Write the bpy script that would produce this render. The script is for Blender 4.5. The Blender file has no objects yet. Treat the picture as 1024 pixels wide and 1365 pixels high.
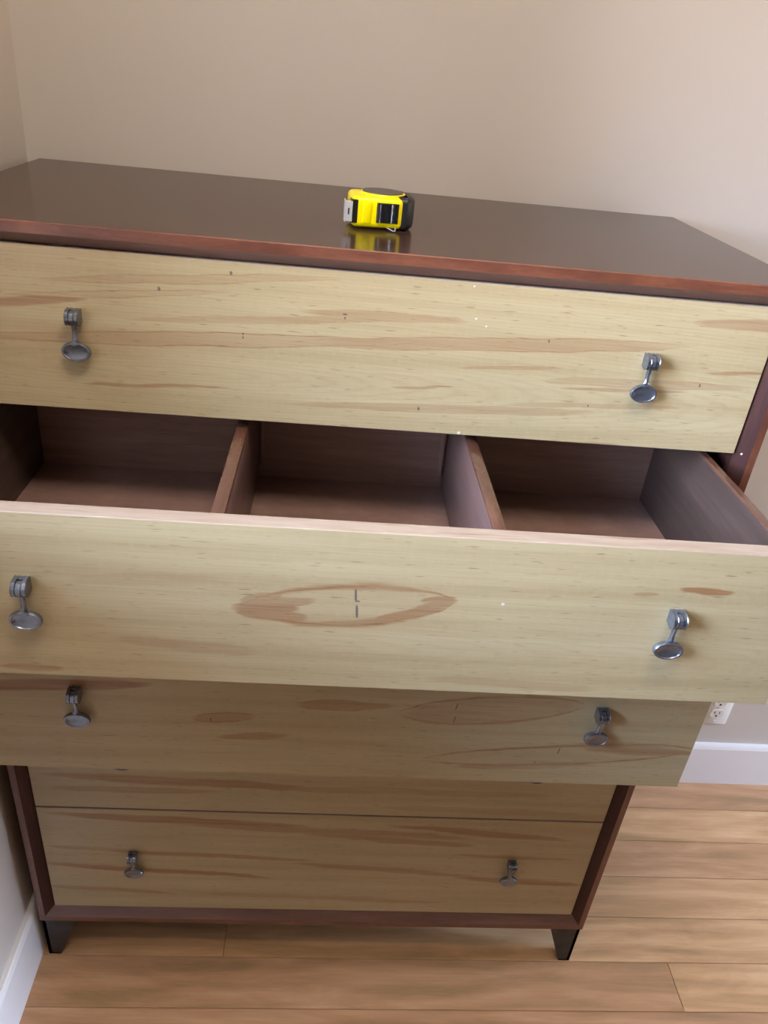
import bpy, bmesh, math, random
from mathutils import Vector, Matrix
random.seed(7)
SC = bpy.context.scene
COL = SC.collection

# ------------------------------------------------------------------ camera
cd = bpy.data.cameras.new('camera')
cam = bpy.data.objects.new('camera', cd); COL.objects.link(cam)
cd.sensor_fit = 'VERTICAL'; cd.sensor_height = 24.0
cd.lens = 24.0 * 1034.8 / 1365.0
cd.clip_start = 0.02
FW = Vector((0.08038828, 0.86219206, -0.50016254)); RT = Vector((0.99498383, -0.03943809, 0.09193378))
UP = RT.cross(FW); M = Matrix((RT, UP, -FW)).transposed().to_4x4()
M.translation = (0.50033, -0.93217, 1.63133)
cam.matrix_world = M
SC.camera = cam

# ------------------------------------------------------------------ sky seen through the windows
w = bpy.data.worlds.new('sky'); SC.world = w; w.use_nodes = True
nt = w.node_tree; nt.nodes.clear()
tc = nt.nodes.new('ShaderNodeTexCoord'); sp = nt.nodes.new('ShaderNodeSeparateXYZ')
rp = nt.nodes.new('ShaderNodeValToRGB'); bg = nt.nodes.new('ShaderNodeBackground'); wo = nt.nodes.new('ShaderNodeOutputWorld')
nt.links.new(tc.outputs['Generated'], sp.inputs[0]); nt.links.new(sp.outputs['Z'], rp.inputs[0])
# z is -1..1 ; the ramp reads 0..1, so only the sky half grades, the ground half is one colour
e = rp.color_ramp.elements
e[0].position = 0.0; e[0].color = (0.30, 0.23, 0.15, 1)
e[1].position = 1.0; e[1].color = (0.42, 0.62, 1.0, 1)
n = e.new(0.05); n.color = (0.63, 0.74, 0.95, 1)
n = e.new(0.4); n.color = (0.51, 0.69, 1.0, 1)
nt.links.new(rp.outputs[0], bg.inputs[0]); bg.inputs[1].default_value = SKY_STRENGTH = 62.0
nt.links.new(bg.outputs[0], wo.inputs[0])

ld = bpy.data.lights.new('overhead_fill', 'AREA'); ld.shape = 'RECTANGLE'; ld.size = 0.6; ld.size_y = 0.4; ld.energy = 19; ld.color = (1.0, 0.88, 0.75)  # added overhead fill light, no actual fixture behind it
lo = bpy.data.objects.new('overhead_fill', ld); COL.objects.link(lo); lo.location = (0.6, -0.7, 2.58)

SC.view_settings.view_transform = 'Standard'; SC.view_settings.look = 'None'
SC.view_settings.gamma = 1.0; SC.view_settings.use_curve_mapping = False
SC.view_settings.exposure = 0.05

# ------------------------------------------------------------------ measures (metres)
W, D, H = 1.0898, 0.4985, 1.44
TS, TT, TB = 0.0294, 0.0256, 0.0371      # thickness of sides, top, bottom
ZB = 0.1211                              # underside of the case
RF = 0.008                               # drawer fronts sit this far back
WALL_Y, WALL_X = 0.514, -0.0256
RX, RY, CH = 3.6, -2.1, 2.6              # far side, rear side, ceiling height
DR = {1: (1.2115, 1.4125, 0.0), 2: (0.9922, 1.2080, 0.2544), 3: (0.7292, 0.9890, 0.1579), 4: (0.4472, 0.7262, 0.0), 5: (0.1596, 0.4438, 0.0)}

# ------------------------------------------------------------------ helpers
def tag(o, label=None, cat=None, group=None, kind=None):
    for k, v in (('label', label), ('category', cat), ('group', group), ('kind', kind)):
        if v: o[k] = v
    return o
def link(name, bm, mats, parent=None, smooth=False, loc=None):
    bmesh.ops.recalc_face_normals(bm, faces=bm.faces)
    me = bpy.data.meshes.new(name); bm.to_mesh(me); bm.free()
    for m in (mats if isinstance(mats, (list, tuple)) else [mats]): me.materials.append(m)
    if smooth:
        for p in me.polygons: p.use_smooth = True
        try: me.set_sharp_from_angle(angle=math.radians(smooth if smooth is not True else 35))
        except Exception: pass
    o = bpy.data.objects.new(name, me); COL.objects.link(o)
    if parent: o.parent = parent
    if loc: o.location = loc
    return o
def empty(name, loc=(0, 0, 0), rz=0):
    o = bpy.data.objects.new(name, None); o.location = loc; o.rotation_euler = (0, 0, rz)
    o.empty_display_size = 0.05; COL.objects.link(o); return o
def box(bm, x0, x1, y0, y1, z0, z1, bev=0.0, seg=1):
    vs = [bm.verts.new((x, y, z)) for z in (z0, z1) for y in (y0, y1) for x in (x0, x1)]
    fs = [(0, 2, 3, 1), (4, 5, 7, 6), (0, 1, 5, 4), (2, 6, 7, 3), (0, 4, 6, 2), (1, 3, 7, 5)]
    faces = [bm.faces.new([vs[i] for i in f]) for f in fs]
    if bev:
        es = {e for f in faces for e in f.edges}
        bmesh.ops.bevel(bm, geom=list(es), offset=bev, segments=seg, affect='EDGES', profile=0.5)
def prism(bm, pts, axis, a, b):
    """extrude the 2-D outline pts along axis ('x','y','z') from a to b"""
    def P(p, t):
        return {'x': (t, p[0], p[1]), 'y': (p[0], t, p[1]), 'z': (p[0], p[1], t)}[axis]
    A = [bm.verts.new(P(p, a)) for p in pts]; B = [bm.verts.new(P(p, b)) for p in pts]
    n = len(pts)
    bm.faces.new(A); bm.faces.new(B[::-1])
    for i in range(n): bm.faces.new((A[i], A[(i + 1) % n], B[(i + 1) % n], B[i]))
    return A, B
def NB(*a, **k):
    bm = bmesh.new(); box(bm, *a, **k); return bm

# ------------------------------------------------------------------ materials
class MT:
    def __init__(s, name, rough=0.5, metal=0.0, color=(0.5, 0.5, 0.5), spec=0.5, coat=0.0, coat_rough=0.1):
        s.m = bpy.data.materials.new(name); s.m.use_nodes = True; s.t = s.m.node_tree
        s.b = s.t.nodes['Principled BSDF']
        s.b.inputs['Roughness'].default_value = rough; s.b.inputs['Metallic'].default_value = metal
        s.b.inputs['Base Color'].default_value = (*color, 1); s.b.inputs['Specular IOR Level'].default_value = spec
        s.b.inputs['Coat Weight'].default_value = coat; s.b.inputs['Coat Roughness'].default_value = coat_rough
    def n(s, typ, **kw):
        x = s.t.nodes.new('ShaderNode' + typ)
        for k, v in kw.items(): setattr(x, k, v)
        return x
    def l(s, a, b): s.t.links.new(a, b)
    def coords(s, scale=(1, 1, 1), rnd=False, kind='Object'):
        c = s.n('TexCoord'); mp = s.n('Mapping'); mp.inputs['Scale'].default_value = scale
        s.l(c.outputs[kind], mp.inputs['Vector'])
        if rnd:
            oi = s.n('ObjectInfo'); mu = s.n('Math', operation='MULTIPLY'); mu.inputs[1].default_value = 57.0
            s.l(oi.outputs['Random'], mu.inputs[0]); s.l(mu.outputs[0], mp.inputs['Location'])
        return mp.outputs[0]
    def noise(s, vec, scale, detail=4, rough=0.55, dist=0.0):
        x = s.n('TexNoise'); x.inputs['Scale'].default_value = scale; x.inputs['Detail'].default_value = detail
        x.inputs['Roughness'].default_value = rough; x.inputs['Distortion'].default_value = dist
        s.l(vec, x.inputs['Vector']); return x.outputs['Fac']
    def ramp(s, fac, stops):
        r = s.n('ValToRGB'); el = r.color_ramp.elements
        el[0].position, el[0].color = stops[0][0], (*stops[0][1], 1)
        el[1].position, el[1].color = stops[-1][0], (*stops[-1][1], 1)
        for p, c in stops[1:-1]: el.new(p).color = (*c, 1)
        s.l(fac, r.inputs[0]); return r.outputs[0]
    def mix(s, a, b, fac, mode='MIX'):
        x = s.n('Mix', data_type='RGBA', blend_type=mode)
        for v, i in ((fac, 0), (a, 6), (b, 7)):
            if hasattr(v, 'links'): s.l(v, x.inputs[i])
            elif i == 0: x.inputs[0].default_value = v
            else: x.inputs[i].default_value = (*v, 1)
        return x.outputs[2]
    def math(s, op, a, b=0.0, c=None, clamp=False):
        x = s.n('Math', operation=op, use_clamp=clamp)
        for i, v in enumerate((a, b) if c is None else (a, b, c)):
            if hasattr(v, 'links'): s.l(v, x.inputs[i])
            else: x.inputs[i].default_value = v
        return x.outputs[0]
    def color(s, c): s.l(c, s.b.inputs['Base Color']); return s
    def bump(s, h, strength=0.2, dist=0.001):
        x = s.n('Bump'); x.inputs['Strength'].default_value = strength; x.inputs['Distance'].default_value = dist
        s.l(h, x.inputs['Height']); s.l(x.outputs[0], s.b.inputs['Normal']); return s

def figure_group():
    """one spindle-shaped heartwood figure: fill inside, darker rim"""
    g = bpy.data.node_groups.new('grain_figure', 'ShaderNodeTree')
    for nm in ('U', 'V', 'X0', 'InvLen', 'Z0', 'DZ', 'InvH', 'Fill', 'Edge', 'Prev'):
        g.interface.new_socket(nm, in_out='INPUT', socket_type='NodeSocketFloat')
    g.interface.new_socket('Mask', in_out='OUTPUT', socket_type='NodeSocketFloat')
    gi = g.nodes.new('NodeGroupInput'); go = g.nodes.new('NodeGroupOutput'); I = gi.outputs
    def m(op, a, b=0.0, c=None, clamp=False):
        x = g.nodes.new('ShaderNodeMath'); x.operation = op; x.use_clamp = clamp
        for i, v in enumerate((a, b) if c is None else (a, b, c)):
            if hasattr(v, 'links'): g.links.new(v, x.inputs[i])
            else: x.inputs[i].default_value = v
        return x.outputs[0]
    s = m('MULTIPLY', m('SUBTRACT', I['U'], I['X0']), I['InvLen'], clamp=True)
    prof = m('ADD', m('POWER', m('MULTIPLY', m('MULTIPLY', s, m('SUBTRACT', 1.0, s)), 4.0), 0.62), 0.0008)
    zc = m('MULTIPLY_ADD', s, I['DZ'], I['Z0'])
    d = m('DIVIDE', m('MULTIPLY', m('ABSOLUTE', m('SUBTRACT', I['V'], zc)), I['InvH']), prof)
    fill = m('MULTIPLY', m('SUBTRACT', 2.6, m('MULTIPLY', d, 2.4), clamp=True), m('MULTIPLY', m('SUBTRACT', prof, 0.12), 2.2, clamp=True))
    # rim scaled so that it keeps a thin constant width
    rim = m('SUBTRACT', 1.0, m('MULTIPLY', m('ABSOLUTE', m('SUBTRACT', d, 0.9)), 5.5), clamp=True)
    out = m('MAXIMUM', m('MAXIMUM', m('MULTIPLY', fill, I['Fill']), m('MULTIPLY', rim, I['Edge'])), I['Prev'])
    g.links.new(out, go.inputs[0])
    return g
FIG = figure_group()

FIGURE = {1: ([(0.1436, 0.5048, 1.3719, 1.4035, 0.0053, 0.25, 0.8), (0.1063, 0.3773, 1.3503, 1.3779, 0.0045, 0.15, 0.8), (0.0525, 0.2108, 1.3361, 1.3553, 0.0063, 0.7, 0.3), (0.2484, 0.6069, 1.332, 1.3628, 0.0046, 0.35, 0.6), (0.4601, 0.6693, 1.3602, 1.3641, 0.0055, 0.5, 0.7), (0.0634, 0.6104, 1.2986, 1.3327, 0.0086, 0.3, 0.9), (0.4431, 0.9584, 1.3194, 1.3554, 0.0096, 0.45, 0.8), (0.1867, 0.3783, 1.2474, 1.2541, 0.0025, 0.7, 0.4), (0.4502, 0.8598, 1.239, 1.2552, 0.0063, 0.4, 0.6), (0.6544, 0.7987, 1.3017, 1.313, 0.0025, 0.4, 0.8), (0.5804, 0.6626, 1.2727, 1.278, 0.0015, 0.7, 0.3), (0.768, 1.0567, 1.2943, 1.3073, 0.0061, 0.35, 0.6), (0.7895, 0.9737, 1.2857, 1.2947, 0.0026, 0.6, 0.5), (0.7347, 0.9699, 1.2596, 1.2732, 0.0037, 0.4, 0.8), (0.9464, 1.13, 1.3854, 1.3906, 0.0075, 0.6, 0.6), (0.9852, 1.0835, 1.3235, 1.327, 0.0025, 0.7, 0.5), (0.7637, 0.9029, 1.2109, 1.2145, 0.0022, 0.5, 0.3)], [(0.2925, 1.3736, 0.0015, 0.0024), (0.3774, 1.3991, 0.0015, 0.0022), (0.5148, 1.3609, 0.0027, 0.0011), (0.5151, 1.3563, 0.0009, 0.0016), (0.3915, 1.3267, 0.0009, 0.0016), (0.3915, 1.322, 0.0009, 0.0016), (0.772, 1.3475, 0.0009, 0.0022), (0.6186, 1.2445, 0.0014, 0.0022), (0.8411, 1.2656, 0.0009, 0.0016), (0.9819, 1.3047, 0.0011, 0.0022)]), 2: ([(0.4164, 0.6527, 1.1007, 1.1236, 0.0298, 0.08, 1.0), (0.4083, 0.5033, 1.1032, 1.1173, 0.0092, 0.7, 0.3), (0.4131, 0.4834, 1.0994, 1.1038, 0.0103, 0.75, 0.1), (0.4196, 0.4939, 1.0936, 1.0898, 0.0083, 0.7, 0.3), (0.4164, 0.4665, 1.1119, 1.1221, 0.0071, 0.6, 0.1), (0.559, 0.6484, 1.0906, 1.1182, 0.0083, 0.8, 0.3), (0.6036, 0.6573, 1.1071, 1.127, 0.0093, 0.7, 0.1), (0.6142, 0.6552, 1.1243, 1.1299, 0.0041, 0.7, 0.1), (0.4677, 0.6005, 1.0777, 1.0964, 0.0053, 0.7, 0.2), (0.8974, 0.9671, 1.1565, 1.1558, 0.0051, 1.0, 0.1), (0.8506, 0.8808, 1.1484, 1.1483, 0.003, 0.5, 0.1), (0.1497, 0.2237, 1.0057, 1.0044, 0.0056, 0.6, 0.0), (0.2775, 0.4433, 1.0513, 1.0415, 0.0098, 0.3, 0.0), (0.6275, 0.8464, 1.01, 1.0044, 0.0071, 0.25, 0.0), (0.2374, 0.4021, 1.1303, 1.136, 0.0098, 0.15, 0.0)], [(0.5433, 1.126, 0.0012, 0.0088), (0.5464, 1.1185, 0.0018, 0.0011), (0.546, 1.1045, 0.0013, 0.0088)]), 3: ([(0.0562, 0.2983, 0.8765, 0.8952, 0.0119, 0.8, 0.3), (0.3403, 0.4287, 0.8348, 0.8423, 0.0085, 0.35, 1.0), (0.3752, 0.4809, 0.8008, 0.812, 0.0073, 0.5, 0.7), (0.482, 0.617, 0.8688, 0.8719, 0.0097, 0.4, 0.8), (0.6196, 0.8808, 0.8566, 0.886, 0.0267, 0.3, 0.8), (0.6632, 1.0724, 0.7686, 0.8086, 0.0199, 0.1, 0.9), (0.8757, 1.0753, 0.8111, 0.7994, 0.0106, 0.6, 0.2), (0.7086, 0.9289, 0.7568, 0.7736, 0.0062, 0.4, 0.3)], [(0.7019, 0.875, 0.0008, 0.0061), (0.7022, 0.8509, 0.0008, 0.0061), (0.8622, 0.7967, 0.0008, 0.0066), (0.8315, 0.772, 0.0007, 0.0022), (0.3666, 0.8334, 0.0009, 0.0033)]), 4: ([(0.0387, 0.5316, 0.5299, 0.5128, 0.0114, 0.6, 0.3), (0.0532, 0.361, 0.4969, 0.4974, 0.0077, 0.4, 0.3), (0.4002, 0.9802, 0.5107, 0.5131, 0.0098, 0.3, 0.3), (0.6284, 1.0189, 0.4715, 0.4657, 0.0081, 0.25, 0.3)], []), 5: ([(0.0319, 0.5232, 0.4279, 0.4117, 0.0102, 0.7, 0.4), (0.2529, 0.8336, 0.4089, 0.3902, 0.0084, 0.5, 0.5), (0.6494, 1.0213, 0.4211, 0.391, 0.0085, 0.6, 0.5), (0.1132, 0.5421, 0.3298, 0.313, 0.0066, 0.6, 0.4), (0.0142, 0.4584, 0.2892, 0.26, 0.0079, 0.7, 0.4), (0.0337, 0.2079, 0.3375, 0.327, 0.0065, 0.4, 0.3), (0.0195, 0.2645, 0.222, 0.2044, 0.007, 0.5, 0.3), (0.4966, 0.837, 0.3896, 0.3685, 0.0086, 0.5, 0.4), (0.7831, 1.0267, 0.3421, 0.3331, 0.0056, 0.5, 0.3), (0.7927, 1.0663, 0.2716, 0.2572, 0.0094, 0.6, 0.3), (0.4714, 0.851, 0.3059, 0.2783, 0.008, 0.5, 0.4), (0.286, 0.8034, 0.2075, 0.1927, 0.0072, 0.3, 0.2)], [])}


def maple(k):
    """pale poplar/maple veneer of drawer front k, with its own figure"""
    s = MT('pale_veneer_%d' % k, rough=0.42, spec=0.45)
    c = s.n('TexCoord'); sx = s.n('SeparateXYZ'); s.l(c.outputs['Object'], sx.inputs[0])
    mpw = s.n('Mapping'); mpw.inputs['Scale'].default_value = (5, 5, 22); s.l(c.outputs['Object'], mpw.inputs[0])
    mpw.inputs['Location'].default_value = (k * 3.1, 0, k * 1.7)
    wob = s.noise(mpw.outputs[0], 1.0, 3, 0.6)
    V = s.math('MULTIPLY_ADD', s.math('SUBTRACT', wob, 0.5), {1: 0.014, 2: 0.026}.get(k, 0.02), sx.outputs['Z'])
    U = s.math('MULTIPLY_ADD', s.math('SUBTRACT', wob, 0.5), 0.03, sx.outputs['X'])
    mf = s.n('Mapping'); mf.inputs['Scale'].default_value = (16, 1, 160); mf.inputs['Location'].default_value = (k, 0, k); s.l(c.outputs['Object'], mf.inputs[0])
    V = s.math('MULTIPLY_ADD', s.math('SUBTRACT', s.noise(mf.outputs[0], 1.0, 3, 0.7), 0.5), 0.0065 if k != 1 else 0.004, V)
    prev = 0.0
    for x0, x1, z0, z1, h, F, E in FIGURE[k][0]:
        g = s.n('Group'); g.node_tree = FIG
        s.l(U, g.inputs['U']); s.l(V, g.inputs['V'])
        for nm, v in (('X0', x0), ('InvLen', 1 / (x1 - x0)), ('Z0', z0), ('DZ', z1 - z0), ('InvH', 1 / h), ('Fill', F), ('Edge', E)):
            g.inputs[nm].default_value = v
        if hasattr(prev, 'links'): s.l(prev, g.inputs['Prev'])
        else: g.inputs['Prev'].default_value = 0.0
        prev = g.outputs[0]
    # long fibres, fine fibres, pores
    def nz(sc, scale, det=4, r=0.6):
        mp = s.n('Mapping'); mp.inputs['Scale'].default_value = sc; mp.inputs['Location'].default_value = (k * 7.3, 0, k * 2.9)
        s.l(c.outputs['Object'], mp.inputs[0]); return s.noise(mp.outputs[0], scale, det, r)
    long = nz((1.2, 1, 34), 1.0, 4, 0.6); fine = nz((9, 1, 420), 1.0, 2, 0.5); pore = nz((42, 1, 480), 1.0, 1, 0.4); blot = nz((2.5, 1, 6), 1.0, 2)
    mottle = nz((150, 1, 60), 1.0, 2)
    base = s.ramp(long, [(0.28, (0.50, 0.385, 0.225)), (0.5, (0.60, 0.485, 0.300)), (0.72, (0.66, 0.555, 0.365))])
    base = s.mix(base, (0.50, 0.44, 0.275), s.math('MULTIPLY', s.math('SUBTRACT', blot, 0.42, clamp=True), 1.6, clamp=True))
    base = s.mix(base, (0.44, 0.32, 0.18), s.math('MULTIPLY', s.math('SUBTRACT', fine, 0.50, clamp=True), 1.3, clamp=True))
    base = s.mix(base, (0.66, 0.54, 0.38), s.math('MULTIPLY', s.math('SUBTRACT', mottle, 0.5, clamp=True), 0.9, clamp=True))
    # cathedral arches (annual rings), faint
    mp = s.n('Mapping'); mp.inputs['Scale'].default_value = (0.55, 1, 7.0); mp.inputs['Location'].default_value = (-0.18, 0, -7.0 * (DR[k][0] + 0.06))
    s.l(c.outputs['Object'], mp.inputs[0])
    wv = s.n('TexWave', wave_type='RINGS', rings_direction='SPHERICAL'); wv.inputs['Scale'].default_value = 11.0
    wv.inputs['Distortion'].default_value = 3.0; wv.inputs['Detail'].default_value = 2; wv.inputs['Detail Scale'].default_value = 1.2
    s.l(mp.outputs[0], wv.inputs['Vector'])
    arch = s.math('MULTIPLY', s.math('POWER', wv.outputs['Fac'], 4.0), 0.22 if k == 1 else 0.12)
    base = s.mix(base, (0.46, 0.33, 0.19), arch)
    # streaks
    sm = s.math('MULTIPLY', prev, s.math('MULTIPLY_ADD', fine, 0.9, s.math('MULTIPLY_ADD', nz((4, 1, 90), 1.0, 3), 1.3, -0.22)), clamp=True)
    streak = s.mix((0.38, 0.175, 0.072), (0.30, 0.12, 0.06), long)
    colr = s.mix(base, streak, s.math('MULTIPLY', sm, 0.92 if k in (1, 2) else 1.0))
    pm = s.math('MULTIPLY', s.math('SUBTRACT', pore, 0.665, clamp=True), 9.0, clamp=True)
    colr = s.mix(colr, (0.16, 0.10, 0.05), s.math('MULTIPLY', pm, 0.6))
    # mineral marks
    mk = None
    for u, v, hw, hh in FIGURE[k][1]:
        slant = 0.12 if hh > 0.004 and k == 3 else -0.08
        dv = s.math('SUBTRACT', sx.outputs['Z'], v)
        du = s.math('SUBTRACT', s.math('SUBTRACT', sx.outputs['X'], u), s.math('MULTIPLY', dv, slant))
        q = s.math('ADD', s.math('POWER', s.math('DIVIDE', s.math('ABSOLUTE', du), hw), 2.0), s.math('POWER', s.math('DIVIDE', s.math('ABSOLUTE', dv), hh), 4.0))
        q = s.math('SUBTRACT', 1.6, q, clamp=True)
        mk = q if mk is None else s.math('MAXIMUM', mk, q)
    if mk is not None: colr = s.mix(colr, (0.10, 0.075, 0.085), s.math('MULTIPLY', mk, 0.8))
    # paint specks
    for u, v, rr in SPECK.get(k, []):
        du = s.math('SUBTRACT', sx.outputs['X'], u); dv = s.math('SUBTRACT', sx.outputs['Z'], v)
        q = s.math('LESS_THAN', s.math('ADD', s.math('MULTIPLY', du, du), s.math('MULTIPLY', dv, dv)), rr * rr)
        colr = s.mix(colr, (0.85, 0.85, 0.85), q)
    colr = s.mix(colr, (0.75, 0.74, 0.685), 1.0, 'MULTIPLY')
    s.color(colr); s.bump(s.math('ADD', fine, pore), 0.12, 0.0004)
    return s.m
SPECK = {1: [(0.668, 1.4075, 0.0012), (0.676, 1.3685, 0.0013), (0.69, 1.36, 0.0012), (0.676, 1.2145, 0.0022)], 2: [(0.707, 1.1245, 0.002)]}
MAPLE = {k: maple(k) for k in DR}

def stained(name, dark, mid, light, rough, coat, sc=(1.5, 14, 14), crough=0.1, wear=0.0, spec=0.5):
    s = MT(name, rough=rough, spec=spec, coat=coat, coat_rough=crough)
    v = s.coords(sc); a = s.noise(v, 3.0, 5, 0.6, 0.4)
    v2 = s.coords(tuple(q * 14 for q in sc)); b = s.noise(v2, 2.0, 3, 0.6)
    f = s.math('MULTIPLY_ADD', b, 0.35, s.math('MULTIPLY', a, 0.75))
    c = s.ramp(f, [(0.32, dark), (0.55, mid), (0.78, light)])
    if wear:
        wv = s.noise(s.coords((3, 3, 3)), 5.0, 3)
        c = s.mix(c, (0.30, 0.11, 0.045), s.math('MULTIPLY', s.math('SUBTRACT', wv, 0.52, clamp=True), wear * 6, clamp=True))
    s.color(c); s.bump(b, 0.06, 0.0003); return s.m
M_TOP = stained('stained_mahogany_top', (0.040, 0.019, 0.013), (0.054, 0.027, 0.019), (0.072, 0.037, 0.026), 0.17, 0.0, spec=0.2)
M_SIDE = stained('stained_mahogany_side', (0.030, 0.010, 0.009), (0.048, 0.017, 0.014), (0.085, 0.032, 0.022), 0.5, 0.0, sc=(14, 14, 1.5), spec=0.25)
M_RAIL = stained('stained_mahogany_rail', (0.11, 0.058, 0.045), (0.16, 0.085, 0.068), (0.22, 0.125, 0.10), 0.45, 0.3, crough=0.3)
M_EDGE = stained('worn_mahogany_edge', (0.07, 0.026, 0.017), (0.14, 0.048, 0.029), (0.24, 0.09, 0.05), 0.35, 0.4, sc=(2.5, 12, 20), crough=0.2, wear=0.3)
M_EDGEV = stained('worn_mahogany_edge_vertical', (0.07, 0.026, 0.017), (0.14, 0.048, 0.029), (0.24, 0.09, 0.05), 0.35, 0.4, sc=(20, 12, 2.5), crough=0.2, wear=0.3)
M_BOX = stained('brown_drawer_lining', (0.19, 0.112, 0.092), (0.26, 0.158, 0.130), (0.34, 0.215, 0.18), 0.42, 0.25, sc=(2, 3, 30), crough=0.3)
M_BOXSIDE = stained('shaded_drawer_lining', (0.045, 0.028, 0.022), (0.068, 0.042, 0.034), (0.10, 0.062, 0.05), 0.5, 0.1, sc=(3, 1.2, 22), crough=0.35)  # darker copy of the lining; shade put into the colour against window light
M_BOXTOP = stained('drawer_side_edge', (0.06, 0.026, 0.018), (0.10, 0.045, 0.03), (0.16, 0.07, 0.045), 0.25, 0.5, sc=(10, 2, 10), crough=0.12)
M_DIV = stained('drawer_divider_brown', (0.10, 0.055, 0.047), (0.14, 0.08, 0.068), (0.18, 0.105, 0.092), 0.4, 0.3, sc=(10, 2, 20), crough=0.25)
s = MT('pale_veneer_edge', rough=0.45, color=(0.6, 0.45, 0.33))
n_ = s.noise(s.coords((6, 60, 60)), 1.5, 3); s.color(s.ramp(n_, [(0.35, (0.31, 0.225, 0.165)), (0.6, (0.37, 0.285, 0.22)), (0.75, (0.25, 0.15, 0.095))])); M_VEDGE = s.m
s = MT('pewter', rough=0.27, metal=0.85, color=(0.33, 0.34, 0.36)); s.bump(s.noise(s.coords((1, 1, 1)), 500, 2), 0.05, 0.0002)
n_ = s.noise(s.coords((1, 1, 1)), 90, 3); s.color(s.ramp(n_, [(0.3, (0.17, 0.19, 0.24)), (0.7, (0.28, 0.315, 0.39))])); M_PEWTER = s.m
s = MT('dark_steel', rough=0.42, metal=0.6, color=(0.045, 0.05, 0.055)); n_ = s.noise(s.coords(), 30, 3)
s.color(s.ramp(n_, [(0.3, (0.035, 0.038, 0.042)), (0.7, (0.065, 0.07, 0.078))])); M_FOOT = s.m
def plain(name, col, rough, var=0.06, scale=20, metal=0.0, bump=0.0, spec=0.5, coat=0.0):
    s = MT(name, rough=rough, metal=metal, spec=spec, coat=coat); n_ = s.noise(s.coords(), scale, 3)
    s.color(s.ramp(n_, [(0.3, tuple(c * (1 - var) for c in col)), (0.7, tuple(min(1, c * (1 + var)) for c in col))]))
    if bump: s.bump(s.noise(s.coords(), 260, 3), bump, 0.0006)
    return s.m
M_WALL = plain('beige_wall_paint', (0.61, 0.56, 0.515), 0.62, 0.02, 2, bump=0.12)
M_ABSORB = plain('bounce_absorbing_dark', (0.05, 0.032, 0.022), 0.5, 0.2, 6)  # invented dark finish that soaks up light bouncing behind the camera
M_CEIL = plain('ceiling_paint', (0.78, 0.75, 0.68), 0.7, 0.02, 2)
M_TRIM = plain('white_trim_paint', (0.84, 0.83, 0.84), 0.35, 0.02, 5)
M_PLATE = plain('white_plastic', (0.78, 0.76, 0.72), 0.35, 0.01, 5)
M_SLOT = plain('outlet_slot', (0.03, 0.025, 0.02), 0.6)
M_SUB = plain('subfloor', (0.08, 0.05, 0.03), 0.8)
M_YEL = plain('yellow_plastic', (0.95, 0.78, 0.0), 0.28, 0.02, 10)
M_BLK = plain('black_rubber', (0.016, 0.017, 0.02), 0.42, 0.1, 40)
M_GLB = plain('glossy_black_plastic', (0.012, 0.013, 0.016), 0.16, 0.1, 40)
M_STEEL = plain('bright_steel', (0.80, 0.82, 0.85), 0.28, 0.02, 40, metal=0.45)
M_LABEL = plain('dark_label', (0.06, 0.055, 0.05), 0.35, 0.15, 80)
M_SCREW = plain('screw_head', (0.7, 0.7, 0.68), 0.35, 0.05, 90, metal=0.5)

def plank_mat():
    s = MT('hickory_floor', rough=0.33, spec=0.5)
    v = s.coords((1.5, 9, 1), rnd=True); a = s.noise(v, 1.7, 6, 0.65, 0.7)
    v2 = s.coords((6, 110, 1), rnd=True); b = s.noise(v2, 1.5, 3, 0.6)
    v3 = s.coords((0.9, 3.0, 1), rnd=True)
    wv = s.n('TexWave', wave_type='BANDS', bands_direction='Y'); wv.inputs['Scale'].default_value = 2.2; wv.inputs['Distortion'].default_value = 9.0
    wv.inputs['Detail'].default_value = 3; wv.inputs['Detail Scale'].default_value = 0.9; s.l(v3, wv.inputs['Vector'])
    f = s.math('ADD', s.math('MULTIPLY_ADD', a, 0.85, -0.15), s.math('ADD', s.math('MULTIPLY', b, 0.22), s.math('MULTIPLY', wv.outputs['Fac'], 0.12)))
    c = s.ramp(f, [(0.28, (0.36, 0.225, 0.105)), (0.43, (0.50, 0.285, 0.142)), (0.59, (0.60, 0.365, 0.195)), (0.74, (0.66, 0.44, 0.265))])
    oi = s.n('ObjectInfo'); hv = s.n('HueSaturation')
    s.l(s.math('MULTIPLY_ADD', oi.outputs['Random'], 0.22, 0.88), hv.inputs['Value']); s.l(s.math('MULTIPLY_ADD', oi.outputs['Random'], 0.010, 0.493), hv.inputs['Hue'])
    s.l(c, hv.inputs['Color']); s.color(hv.outputs[0]); s.bump(b, 0.06, 0.0004)
    return s.m
M_PLANK = plank_mat()

# ================================================================== the room
def struct(name, bm, m, **k): return tag(link(name, bm, m, **k), kind='structure')
X0, X1, Y0, Y1, TH = WALL_X, RX, RY, WALL_Y, 0.12
struct('wall_back', NB(X0 - TH, X1 + TH, Y1, Y1 + TH, -0.04, CH + 0.1), M_WALL)
struct('wall_front', NB(X0 - TH, X1 + TH, Y0 - TH, Y0, -0.04, CH + 0.1), M_ABSORB)  # unseen wall, made dark to cut bounce onto the drawer fronts
struct('ceiling', NB(X0, X1, Y0, Y1, CH, CH + 0.1), M_CEIL)
fl = struct('floor', NB(X0, X1, Y0, Y1, -0.04, -0.0195), M_SUB)
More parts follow.
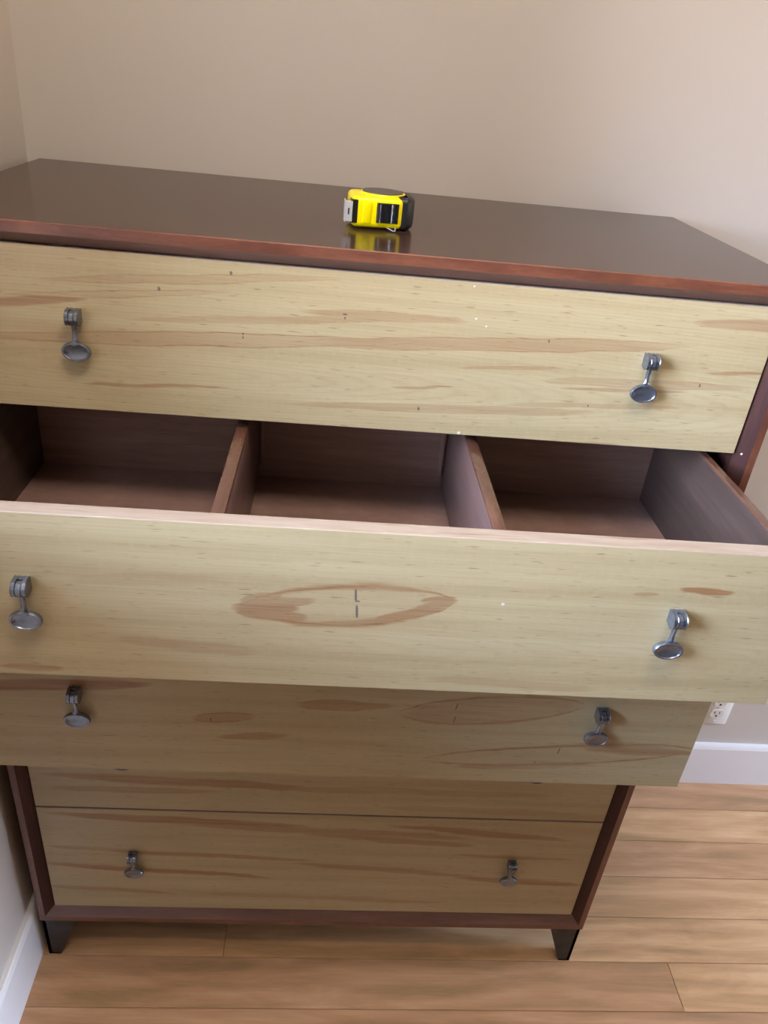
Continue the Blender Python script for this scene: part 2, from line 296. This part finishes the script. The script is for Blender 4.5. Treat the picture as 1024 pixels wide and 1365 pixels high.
# walls with a window opening: (wall coordinate a0..a1, z0..z1)
WL = (-1.04, -0.22, 1.25, 2.18)      # in the left wall, just ahead of the dresser
WR = (-0.16, 0.44, 0.15, 1.60)       # in the right wall
def holed(lo, hi, win, mk):
    a0, a1, z0, z1 = win; bm = bmesh.new()
    for p in ((lo, a0, -0.04, CH + 0.1), (a1, hi, -0.04, CH + 0.1), (a0, a1, -0.04, z0), (a0, a1, z1, CH + 0.1)): mk(bm, *p)
    return bm
struct('wall_left', holed(Y0, Y1, WL, lambda bm, a, b, c, d: box(bm, X0 - TH, X0, a, b, c, d)), M_WALL)
struct('wall_right', holed(Y0, Y1, WR, lambda bm, a, b, c, d: box(bm, X1, X1 + TH, a, b, c, d)), M_WALL)
s = MT('window_glass'); tr = s.n('BsdfTransparent'); gl = s.n('BsdfGlossy'); gl.inputs['Roughness'].default_value = 0.02
fr = s.n('Fresnel'); fr.inputs[0].default_value = 1.45; mx = s.n('MixShader')
s.l(fr.outputs[0], mx.inputs[0]); s.l(tr.outputs[0], mx.inputs[1]); s.l(gl.outputs[0], mx.inputs[2]); s.l(mx.outputs[0], s.t.nodes['Material Output'].inputs[0])
M_GLASS = s.m
def window(name, win, left):
    a0, a1, z0, z1 = win; t = 0.045
    def bx(bm, a, b, z_, zz, d0, d1):
        if left: box(bm, X0 - d1, X0 - d0, a, b, z_, zz)
        else: box(bm, X1 + d0, X1 + d1, a, b, z_, zz)
    bm = bmesh.new()
    bx(bm, a0, a0 + t, z0, z1, 0.04, 0.09); bx(bm, a1 - t, a1, z0, z1, 0.04, 0.09)
    bx(bm, a0 + t, a1 - t, z0, z0 + t, 0.04, 0.09); bx(bm, a0 + t, a1 - t, z1 - t, z1, 0.04, 0.09)
    bx(bm, a0 + t, a1 - t, (z0 + z1) / 2 - 0.02, (z0 + z1) / 2 + 0.02, 0.045, 0.085)
    w_ = struct(name, bm, M_TRIM)
    bm = bmesh.new(); bx(bm, a0 + t, a1 - t, z0 + t, (z0 + z1) / 2 - 0.02, 0.062, 0.066); bx(bm, a0 + t, a1 - t, (z0 + z1) / 2 + 0.02, z1 - t, 0.062, 0.066)
    link('pane', bm, M_GLASS, w_)
    bm = bmesh.new(); bx(bm, a0 - 0.05, a1 + 0.05, z0 - 0.025, z0, -0.03, 0.0); link('window_sill', bm, M_TRIM, w_)
    # portal that guides the sky light through this opening
    pd = bpy.data.lights.new('sky_portal', 'AREA'); pd.shape = 'RECTANGLE'; pd.size = a1 - a0; pd.size_y = z1 - z0; pd.cycles.is_portal = True
    po = bpy.data.objects.new('sky_portal', pd); COL.objects.link(po); c = (a0 + a1) / 2
    po.location = (X0 - 0.1 if left else X1 + 0.1, c, (z0 + z1) / 2)
    po.rotation_euler = (math.pi / 2, 0, -math.pi / 2 if left else math.pi / 2)
window('window_1', WL, True); window('window_2', WR, False)

# floorboards, each its own board
PW = 0.1010; row = 0; top = 0.4990 + 0.0155
seams = [0.514, 0.411, 0.310, 0.209, 0.106, 0.004]
while seams[-1] > RY: seams.append(max(seams[-1] - PW, RY))
fixed = {3: [], 4: [0.352], 5: [1.307], 2: [2.05], 6: [0.05 + 1.9], 1: [2.3], 0: [2.6]}
for i in range(len(seams) - 1):
    ya, yb = seams[i + 1], seams[i]
    if yb - ya < 0.01: continue
    cuts = fixed.get(i)
    if cuts is None:
        x = random.uniform(0.5, 1.6); cuts = []
        while x < RX - 0.3: cuts.append(x); x += random.uniform(0.9, 1.8)
    xs = [X0] + cuts + [RX]
    for a, b in zip(xs, xs[1:]):
        bm = bmesh.new(); g = 0.0003; c = 0.0010
        x0, x1, y0, y1 = a + g, b - g, ya + g, yb - g
        lo = [bm.verts.new(p) for p in ((x0 , y0, -0.019), (x1, y0, -0.019), (x1, y1, -0.019), (x0, y1, -0.019))]
        md = [bm.verts.new(p) for p in ((x0, y0, -c), (x1, y0, -c), (x1, y1, -c), (x0, y1, -c))]
        hi = [bm.verts.new(p) for p in ((x0 + c, y0 + c, 0), (x1 - c, y0 + c, 0), (x1 - c, y1 - c, 0), (x0 + c, y1 - c, 0))]
        bm.faces.new(lo[::-1]); bm.faces.new(hi)
        for q in range(4):
            r = (q + 1) % 4
            bm.faces.new((lo[q], lo[r], md[r], md[q])); bm.faces.new((md[q], md[r], hi[r], hi[q]))
        link('floorboard', bm, M_PLANK, fl)

# baseboards with a stepped cap
HB = 0.1415
def base_profile(t=0.0148): return [(0, 0), (t, 0), (t, HB - 0.012), (t - 0.003, HB - 0.004), (t - 0.006, HB), (0, HB)]
bm = bmesh.new(); prism(bm, [(WALL_Y - a, z) for a, z in base_profile()], 'x', X0 + 0.0148, X1); struct('baseboard_back', bm, M_TRIM)
bm = bmesh.new(); prism(bm, [(X0 + a, z) for a, z in base_profile()], 'y', Y0, Y1); struct('baseboard_left', bm, M_TRIM)
bm = bmesh.new(); prism(bm, [(X1 - a, z) for a, z in base_profile()], 'y', Y0 , Y1 - 0.015); struct('baseboard_right', bm, M_TRIM)

# ================================================================== the dresser
DRS = empty('dresser', (0, 0, 0))
tag(DRS, 'dark mahogany chest of five pale wood drawers with the second and third pulled open', 'dresser')
FE, BV = 0.014, 0.012   # flat front edge, depth of the inward bevel
def member(name, side, mats):
    T = {'top': TT, 'bottom': TB, 'left': TS, 'right': TS}[side]
    fe = {'top': 0.0135, 'bottom': 0.014, 'left': 0.012, 'right': 0.012}[side]
    prof = [(0.0, 0.0012), (0.0012, 0.0), (fe, 0.0), (T, BV), (T, D), (0.0, D)]
    bm = bmesh.new(); rings = []
    for end in (0, 1):
        r = []
        for u, y in prof:
            f = u / T
            if side in ('top', 'bottom'):
                x = f * TS if end == 0 else W - f * TS
                r.append(bm.verts.new((x, y, H - u if side == 'top' else ZB + u)))
            else:
                z = ZB + f * TB if end == 0 else H - f * TT
                r.append(bm.verts.new((u if side == 'left' else W - u, y, z)))
        rings.append(r)
    n = len(prof); bm.faces.new(rings[0]); bm.faces.new(rings[1][::-1])
    for i in range(n):
        f = bm.faces.new((rings[0][i], rings[0][(i + 1) % n], rings[1][(i + 1) % n], rings[1][i]))
        if i in (0, 1): f.material_index = 1
        if i == 2: f.material_index = 2
    return link(name, bm, mats, DRS)
member('top_panel', 'top', [M_TOP, M_EDGE, M_RAIL])
member('bottom_panel', 'bottom', [M_TOP, M_EDGE, M_RAIL])
member('side_panel', 'left', [M_SIDE, M_EDGEV, M_SIDE]); member('side_panel', 'right', [M_SIDE, M_EDGEV, M_SIDE])
link('back_panel', NB(TS + 0.0005, W - TS - 0.0005, D - 0.010, D - 0.004, ZB + TB + 0.0005, H - TT - 0.0005), M_BOX, DRS)
# web frames between the drawers
for a in (1, 2, 3, 4):
    z = DR[a][0] - 0.0015
    link('drawer_divider_rail', NB(TS + 0.0005, W - TS - 0.0005, RF + 0.024, RF + 0.060, z - 0.009, z + 0.009), M_BOX, DRS)
# tapered steel feet
def foot(xo, sgn, yo, sy):
    bm = bmesh.new(); zt = ZB - 0.0005
    # L-shaped bracket: front plate + side plate, both tapering to a small toe
    xo2 = xo - sgn * 0.0
    pl = [(xo, zt), (xo + sgn * 0.066, zt), (xo + sgn * 0.062, zt - 0.010), (xo + sgn * 0.024, 0.0), (xo, 0.0)]
    A, B = prism(bm, pl, 'y', yo, yo + sy * 0.006)
    pl = [(yo, zt), (yo + sy * 0.066, zt), (yo + sy * 0.062, zt - 0.010), (yo + sy * 0.024, 0.0), (yo, 0.0)]
    prism(bm, pl, 'x', xo + sgn * 0.0002, xo + sgn * 0.0062)
    box(bm, min(xo, xo + sgn * 0.024), max(xo, xo + sgn * 0.024), min(yo, yo + sy * 0.024), max(yo, yo + sy * 0.024), 0.0, 0.004)
    return link('foot', bm, M_FOOT, DRS)
foot(0.0015, 1, 0.006, 1); foot(W - 0.0015, -1, 0.006, 1); foot(0.0015, 1, D - 0.008, -1); foot(W - 0.0015, -1, D - 0.008, -1)
bm = bmesh.new(); bmesh.ops.create_uvsphere(bm, u_segments=10, v_segments=6, radius=0.0017)
link('screw_head', bm, M_SCREW, DRS, smooth=True, loc=(W - TS + 0.0085, 0.0058, 1.2125))

def bracket_bm():
    """clevis: back plate and two rounded cheeks; origin on the drawer face, at its middle height"""
    bm = bmesh.new(); pts = [(0.0, 0.0095), (-0.006, 0.0100)]
    for i in range(0, 9):
        a = math.radians(80 - i * 21); pts.append((-0.0105 - 0.0085 * math.cos(a), 0.0005 + 0.0092 * math.sin(a)))
    pts += [(0.0, -0.0065)]
    for s_ in (-1, 1):
        prism(bm, pts, 'x', s_ * 0.0032, s_ * 0.0077)
    prism(bm, [(0.0, 0.0095), (-0.0062, 0.0098), (-0.0062, -0.0070), (0, -0.0065)], 'x', -0.0033, 0.0033)
    bmesh.ops.remove_doubles(bm, verts=bm.verts, dist=1e-6)
    es = [e for e in bm.edges if len(e.link_faces) == 2 and e.calc_face_angle(0) > 1.2]
    bmesh.ops.bevel(bm, geom=es, offset=0.0006, segments=1, affect='EDGES')
    return bm
def pull_bm():
    """eye in the clevis, flared arm and dished oval thumb disc"""
    bm = bmesh.new(); N = 20
    prism(bm, [(-0.0108 + 0.0088 * math.cos(2 * math.pi * i / N), 0.0003 + 0.0088 * math.sin(2 * math.pi * i / N)) for i in range(N)], 'x', -0.0025, 0.0025)
    # arm: rings of a rounded section down to the disc
    st = [(-0.004, 0.0031, -0.0105, 0.0042), (-0.012, 0.0029, -0.0098, 0.0036), (-0.019, 0.0026, -0.0095, 0.0030), (-0.0255, 0.0030, -0.0100, 0.0030), (-0.0285, 0.0046, -0.0104, 0.0030), (-0.0310, 0.0078, -0.0107, 0.0028), (-0.034, 0.0105, -0.0105, 0.0024)]
    prev = None
    for z, hx, yc, hy in st:
        r = [bm.verts.new((hx * math.cos(t) * (1 if abs(math.cos(t)) < .8 else 1.0), yc + hy * math.sin(t), z)) for t in [math.pi * 2 * i / 8 + math.pi / 8 for i in range(8)]]
        if prev:
            for i in range(8): bm.faces.new((prev[i], prev[(i + 1) % 8], r[(i + 1) % 8], r[i]))
        else: bm.faces.new(r)
        prev = r
    bm.faces.new(prev[::-1])
    # disc: (radius factor, y) profile from back to the dished front
    A, B, zc = 0.0178, 0.0120, -0.0412
    prof = [(0.0, -0.0060), (0.80, -0.0062), (0.95, -0.0074), (1.0, -0.0095), (0.99, -0.0125), (0.95, -0.0138), (0.84, -0.0138), (0.79, -0.0129), (0.5, -0.0122), (0.0, -0.0119)]
    N = 32; prev = None
    for f, y in prof:
        if f == 0: r = [bm.verts.new((0, y, zc))] * N
        else: r = [bm.verts.new((A * f * math.cos(2 * math.pi * i / N), y, zc + B * f * math.sin(2 * math.pi * i / N))) for i in range(N)]
        if prev:
            for i in range(N):
                j = (i + 1) % N; q = []
                for v in (prev[i], prev[j], r[j], r[i]):
                    if v not in q: q.append(v)
                if len(q) > 2: bm.faces.new(q)
        prev = r
    return bm
HB0 = HP0 = None
def handles(parent, k):
    global HB0, HP0
    z0, z1, _ = DR[k]; zc = HZ[k]
    for x in (0.1915, 0.9055):
        if HB0 is None:
            b = HB0 = link('handle_bracket', bracket_bm(), M_PEWTER, parent, smooth=30); p = HP0 = link('handle_pull', pull_bm(), M_PEWTER, parent, smooth=38)
        else:
            b = HB0.copy(); p = HP0.copy(); b.parent = p.parent = parent
            COL.objects.link(b); COL.objects.link(p)
        b.location = p.location = (x, RF, zc)
HZ = {1: 1.3330, 2: 1.1205, 3: 0.8755, 4: 0.6125, 5: 0.3210}

FT = 0.0215   # front board thickness
bx0, bx1, bt = 0.054, W - 0.054, 0.013
for k, (z0, z1, pull) in DR.items():
    h = z1 - z0; zs = z1 - 0.008; yb = RF + FT; ye = 0.437; zf = z0 + (0.047 if k == 2 else 0.03)
    bm = bmesh.new()
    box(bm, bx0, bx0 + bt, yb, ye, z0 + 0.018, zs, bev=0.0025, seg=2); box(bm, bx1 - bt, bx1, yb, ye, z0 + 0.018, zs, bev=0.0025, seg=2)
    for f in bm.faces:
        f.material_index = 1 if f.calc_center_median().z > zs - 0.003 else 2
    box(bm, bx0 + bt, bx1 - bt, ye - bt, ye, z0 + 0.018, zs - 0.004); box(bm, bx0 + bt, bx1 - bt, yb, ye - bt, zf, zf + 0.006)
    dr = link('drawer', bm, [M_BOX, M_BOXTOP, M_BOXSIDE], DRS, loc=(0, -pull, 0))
    # front board
    bm = NB(TS + 0.0012, W - TS - 0.0012, RF, RF + FT, z0, z1, bev=0.0008)
    for f in bm.faces:
        if abs(f.normal.z) > 0.6 or f.calc_center_median().z > z1 - 0.0005: f.material_index = 1
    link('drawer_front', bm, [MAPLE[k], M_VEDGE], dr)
    handles(dr, k)
    if k == 2:
        for x in (0.3895, 0.6985):
            bm = NB(x - 0.0082, x + 0.0082, yb + 0.0005, ye - bt - 0.0005, zf + 0.0062, zs - 0.002, bev=0.003, seg=2)
            for f in bm.faces:
                if f.calc_center_median().z > zs - 0.006: f.material_index = 1
            link('drawer_partition', bm, [M_DIV, M_BOXTOP], dr, smooth=40)
        for x in (0.4005, 0.6810):
            link('partition_cleat', NB(x, x + 0.0065, ye - bt - 0.006, ye - bt - 0.0005, zf + 0.028, zs - 0.01, bev=0.001), M_BOX, dr)

# ================================================================== tape measure
TP = empty('tape_measure', (0.5160, 0.1240, H + 0.001), math.radians(6.0))
tag(TP, 'yellow and black retractable tape measure lying on its side on the dresser top', 'tape measure')
TL, TD, TZ = 0.086, 0.070, 0.0405
def rrect(x0, x1, y0, y1, rs, n=7):
    """rs: corner radii front-left, front-right, back-right, back-left"""
    out = []
    for (cx, cy, r, a0) in ((x0 + rs[0], y0 + rs[0], rs[0], 180), (x1 - rs[1], y0 + rs[1], rs[1], 270), (x1 - rs[2], y1 - rs[2], rs[2], 0), (x0 + rs[3], y1 - rs[3], rs[3], 90)):
        for i in range(n):
            a = math.radians(a0 + 90 * i / (n - 1)); out.append((cx + r * math.cos(a), cy + r * math.sin(a)))
    return out
def loft(bm, layers):
    prev = None
    for pts, z in layers:
        r = [bm.verts.new((x, y, z)) for x, y in pts]
        if prev:
            for i in range(len(r)): bm.faces.new((prev[i], prev[(i + 1) % len(r)], r[(i + 1) % len(r)], r[i]))
        else: bm.faces.new(r[::-1])
        prev = r
    bm.faces.new(prev)
def shell(x0, x1, y0, y1, rs, z0, z1, b):
    bm = bmesh.new(); L = []
    for i in range(5):
        a = math.radians(90 * i / 4); q = b * (1 - math.sin(a)); L.append((rrect(x0 + q, x1 - q, y0 + q, y1 - q, [max(r - q, 0.001) for r in rs]), z0 + b * (1 - math.cos(a))))
    for i in range(5):
        a = math.radians(90 * i / 4); q = b * (1 - math.cos(a)); L.append((rrect(x0 + q, x1 - q, y0 + q, y1 - q, [max(r - q, 0.001) for r in rs]), z1 - b * (1 - math.sin(a))))
    loft(bm, L); return bm
bm = shell(0.0, 0.067, 0.0, TD - 0.004, (0.010, 0.004, 0.004, 0.012), 0.0015, TZ - 0.0012, 0.0065)
box(bm, 0.0145, 0.0255, -0.0012, 0.004, 0.007, TZ - 0.007, bev=0.0011, seg=2)   # raised grip rib
link('case', bm, M_YEL, TP, smooth=40)
link('rubber_bumper', shell(0.0664, TL, 0.0015, TD, (0.006, 0.024, 0.024, 0.004), 0.0, TZ, 0.007), M_BLK, TP, smooth=40)
link('case_back', shell(0.012, 0.070, 0.050, TD, (0.004, 0.004, 0.01, 0.018), 0.0008, TZ - 0.0005, 0.006), M_BLK, TP, smooth=40)
# round side label with a yellow rim
bm = bmesh.new(); bmesh.ops.create_cone(bm, cap_ends=True, segments=40, radius1=0.0305, radius2=0.0295, depth=0.0022); bmesh.ops.translate(bm, verts=bm.verts, vec=(0.044, 0.036, TZ - 0.0001)); link('label_rim', bm, M_YEL, TP, smooth=30)
bm = bmesh.new(); bmesh.ops.create_cone(bm, cap_ends=True, segments=40, radius1=0.0272, radius2=0.0268, depth=0.0012); bmesh.ops.translate(bm, verts=bm.verts, vec=(0.044, 0.036, TZ + 0.0016)); link('label_disc', bm, M_LABEL, TP, smooth=30)
# lock button in its recess on the front face
bm = bmesh.new(); box(bm, 0.0325, 0.0615, -0.0006, 0.002, 0.0085, 0.0330, bev=0.0004); link('button_recess', bm, M_BLK, TP)
bm = bmesh.new(); pts = [(0.0335, 0.001)]
for i in range(25):
    t = i / 24; x = 0.0335 + 0.027 * t
    y = -0.0018 - 0.0022 * abs(math.sin(t * math.pi * 3)) - (0.002 * math.sin(min(1, t / 0.45) * math.pi) if t < 0.45 else 0)
    pts.append((x, y))
pts.append((0.0605, 0.001)); prism(bm, pts, 'z', 0.0096, 0.0320); link('lock_button', bm, M_GLB, TP, smooth=40)
# mouth, blade and hook at the left end
link('mouth', NB(-0.0008, 0.008, -0.0003, 0.014, 0.0065, 0.0350, bev=0.0006), M_BLK, TP)
bm = bmesh.new(); ar = []
for i in range(9):
    t = i / 8; ar.append((t, 0.0062 + 0.0022 * math.sin(t * math.pi)))
for i in range(8):
    (t0, a), (t1, b) = ar[i], ar[i + 1]; z0_, z1_ = 0.009 + 0.024 * t0, 0.009 + 0.024 * t1
    q = [(-0.006, a, z0_), (0.002, a, z0_), (0.002, b, z1_), (-0.006, b, z1_)]
    lo_ = [bm.verts.new(p) for p in q]; hi_ = [bm.verts.new((p[0], p[1] + 0.0006, p[2])) for p in q]
    bm.faces.new(lo_); bm.faces.new(hi_[::-1])
    for j in range(4): bm.faces.new((lo_[j], lo_[(j + 1) % 4], hi_[(j + 1) % 4], hi_[j]))
link('tape_blade', bm, M_YEL, TP)
bm = bmesh.new(); box(bm, -0.0092, -0.0080, -0.0040, 0.0095, 0.0075, 0.0345, bev=0.0004)
box(bm, -0.0092, 0.0006, -0.0046, -0.0034, 0.0085, 0.0335, bev=0.0004)
link('hook', bm, M_STEEL, TP)
link('hook_slot', NB(-0.0052, -0.0034, -0.0050, -0.0045, 0.0175, 0.0250), M_SLOT, TP)
# wire belt clip under the case, peeping out at the front
bm = bmesh.new(); path = [Vector(p) for p in ((0.047, 0.004, 0.003), (0.055, -0.0075, 0.0008), (0.0575, -0.0075, 0.0008), (0.0595, 0.004, 0.004))]
for a, b in zip(path, path[1:]):
    d = (b - a); q = d.to_track_quat('Z', 'Y').to_matrix().to_4x4(); q.translation = (a + b) / 2
    bmesh.ops.create_cone(bm, cap_ends=True, segments=6, radius1=0.0006, radius2=0.0006, depth=d.length, matrix=q)
link('belt_clip', bm, M_STEEL, TP)

# ================================================================== wall outlet behind, right of the dresser
OX, OZ = 1.5535, 0.2715
OT = empty('wall_outlet', (OX, WALL_Y, OZ))
tag(OT, 'white duplex wall outlet above the baseboard on the right', 'outlet')
link('cover_plate', NB(-0.035, 0.035, -0.006, -0.0002, -0.057, 0.057, bev=0.0015, seg=2), M_PLATE, OT, smooth=40)
for dz in (-0.0195, 0.0195):
    bm = bmesh.new(); pts = []
    for i in range(24):
        a = 2 * math.pi * i / 24; pts.append((0.0172 * math.cos(a), max(-0.0135, min(0.0135, 0.0175 * math.sin(a))) + dz))
    prism(bm, pts, 'y', -0.0072, -0.0055); r_ = link('receptacle', bm, M_PLATE, OT, smooth=30)
    bm = bmesh.new()
    box(bm, -0.0075, -0.0053, -0.0075, -0.0071, dz - 0.001, dz + 0.0075); box(bm, 0.0055, 0.0073, -0.0075, -0.0071, dz, dz + 0.0070)
    prism(bm, [(0.0029 * math.cos(a * math.pi / 5), dz - 0.0075 + 0.0029 * math.sin(a * math.pi / 5)) for a in range(10)], 'y', -0.0075, -0.0071)
    link('slots', bm, M_SLOT, r_)
for z in (-0.0475, 0.0, 0.0475):
    bm = bmesh.new(); bmesh.ops.create_cone(bm, cap_ends=True, segments=12, radius1=0.0027, radius2=0.0024, depth=0.0012, matrix=Matrix.Translation((0, -0.0064, z)) @ Matrix.Rotation(math.pi / 2, 4, 'X'))
    link('plate_screw', bm, M_SCREW, OT, smooth=30)
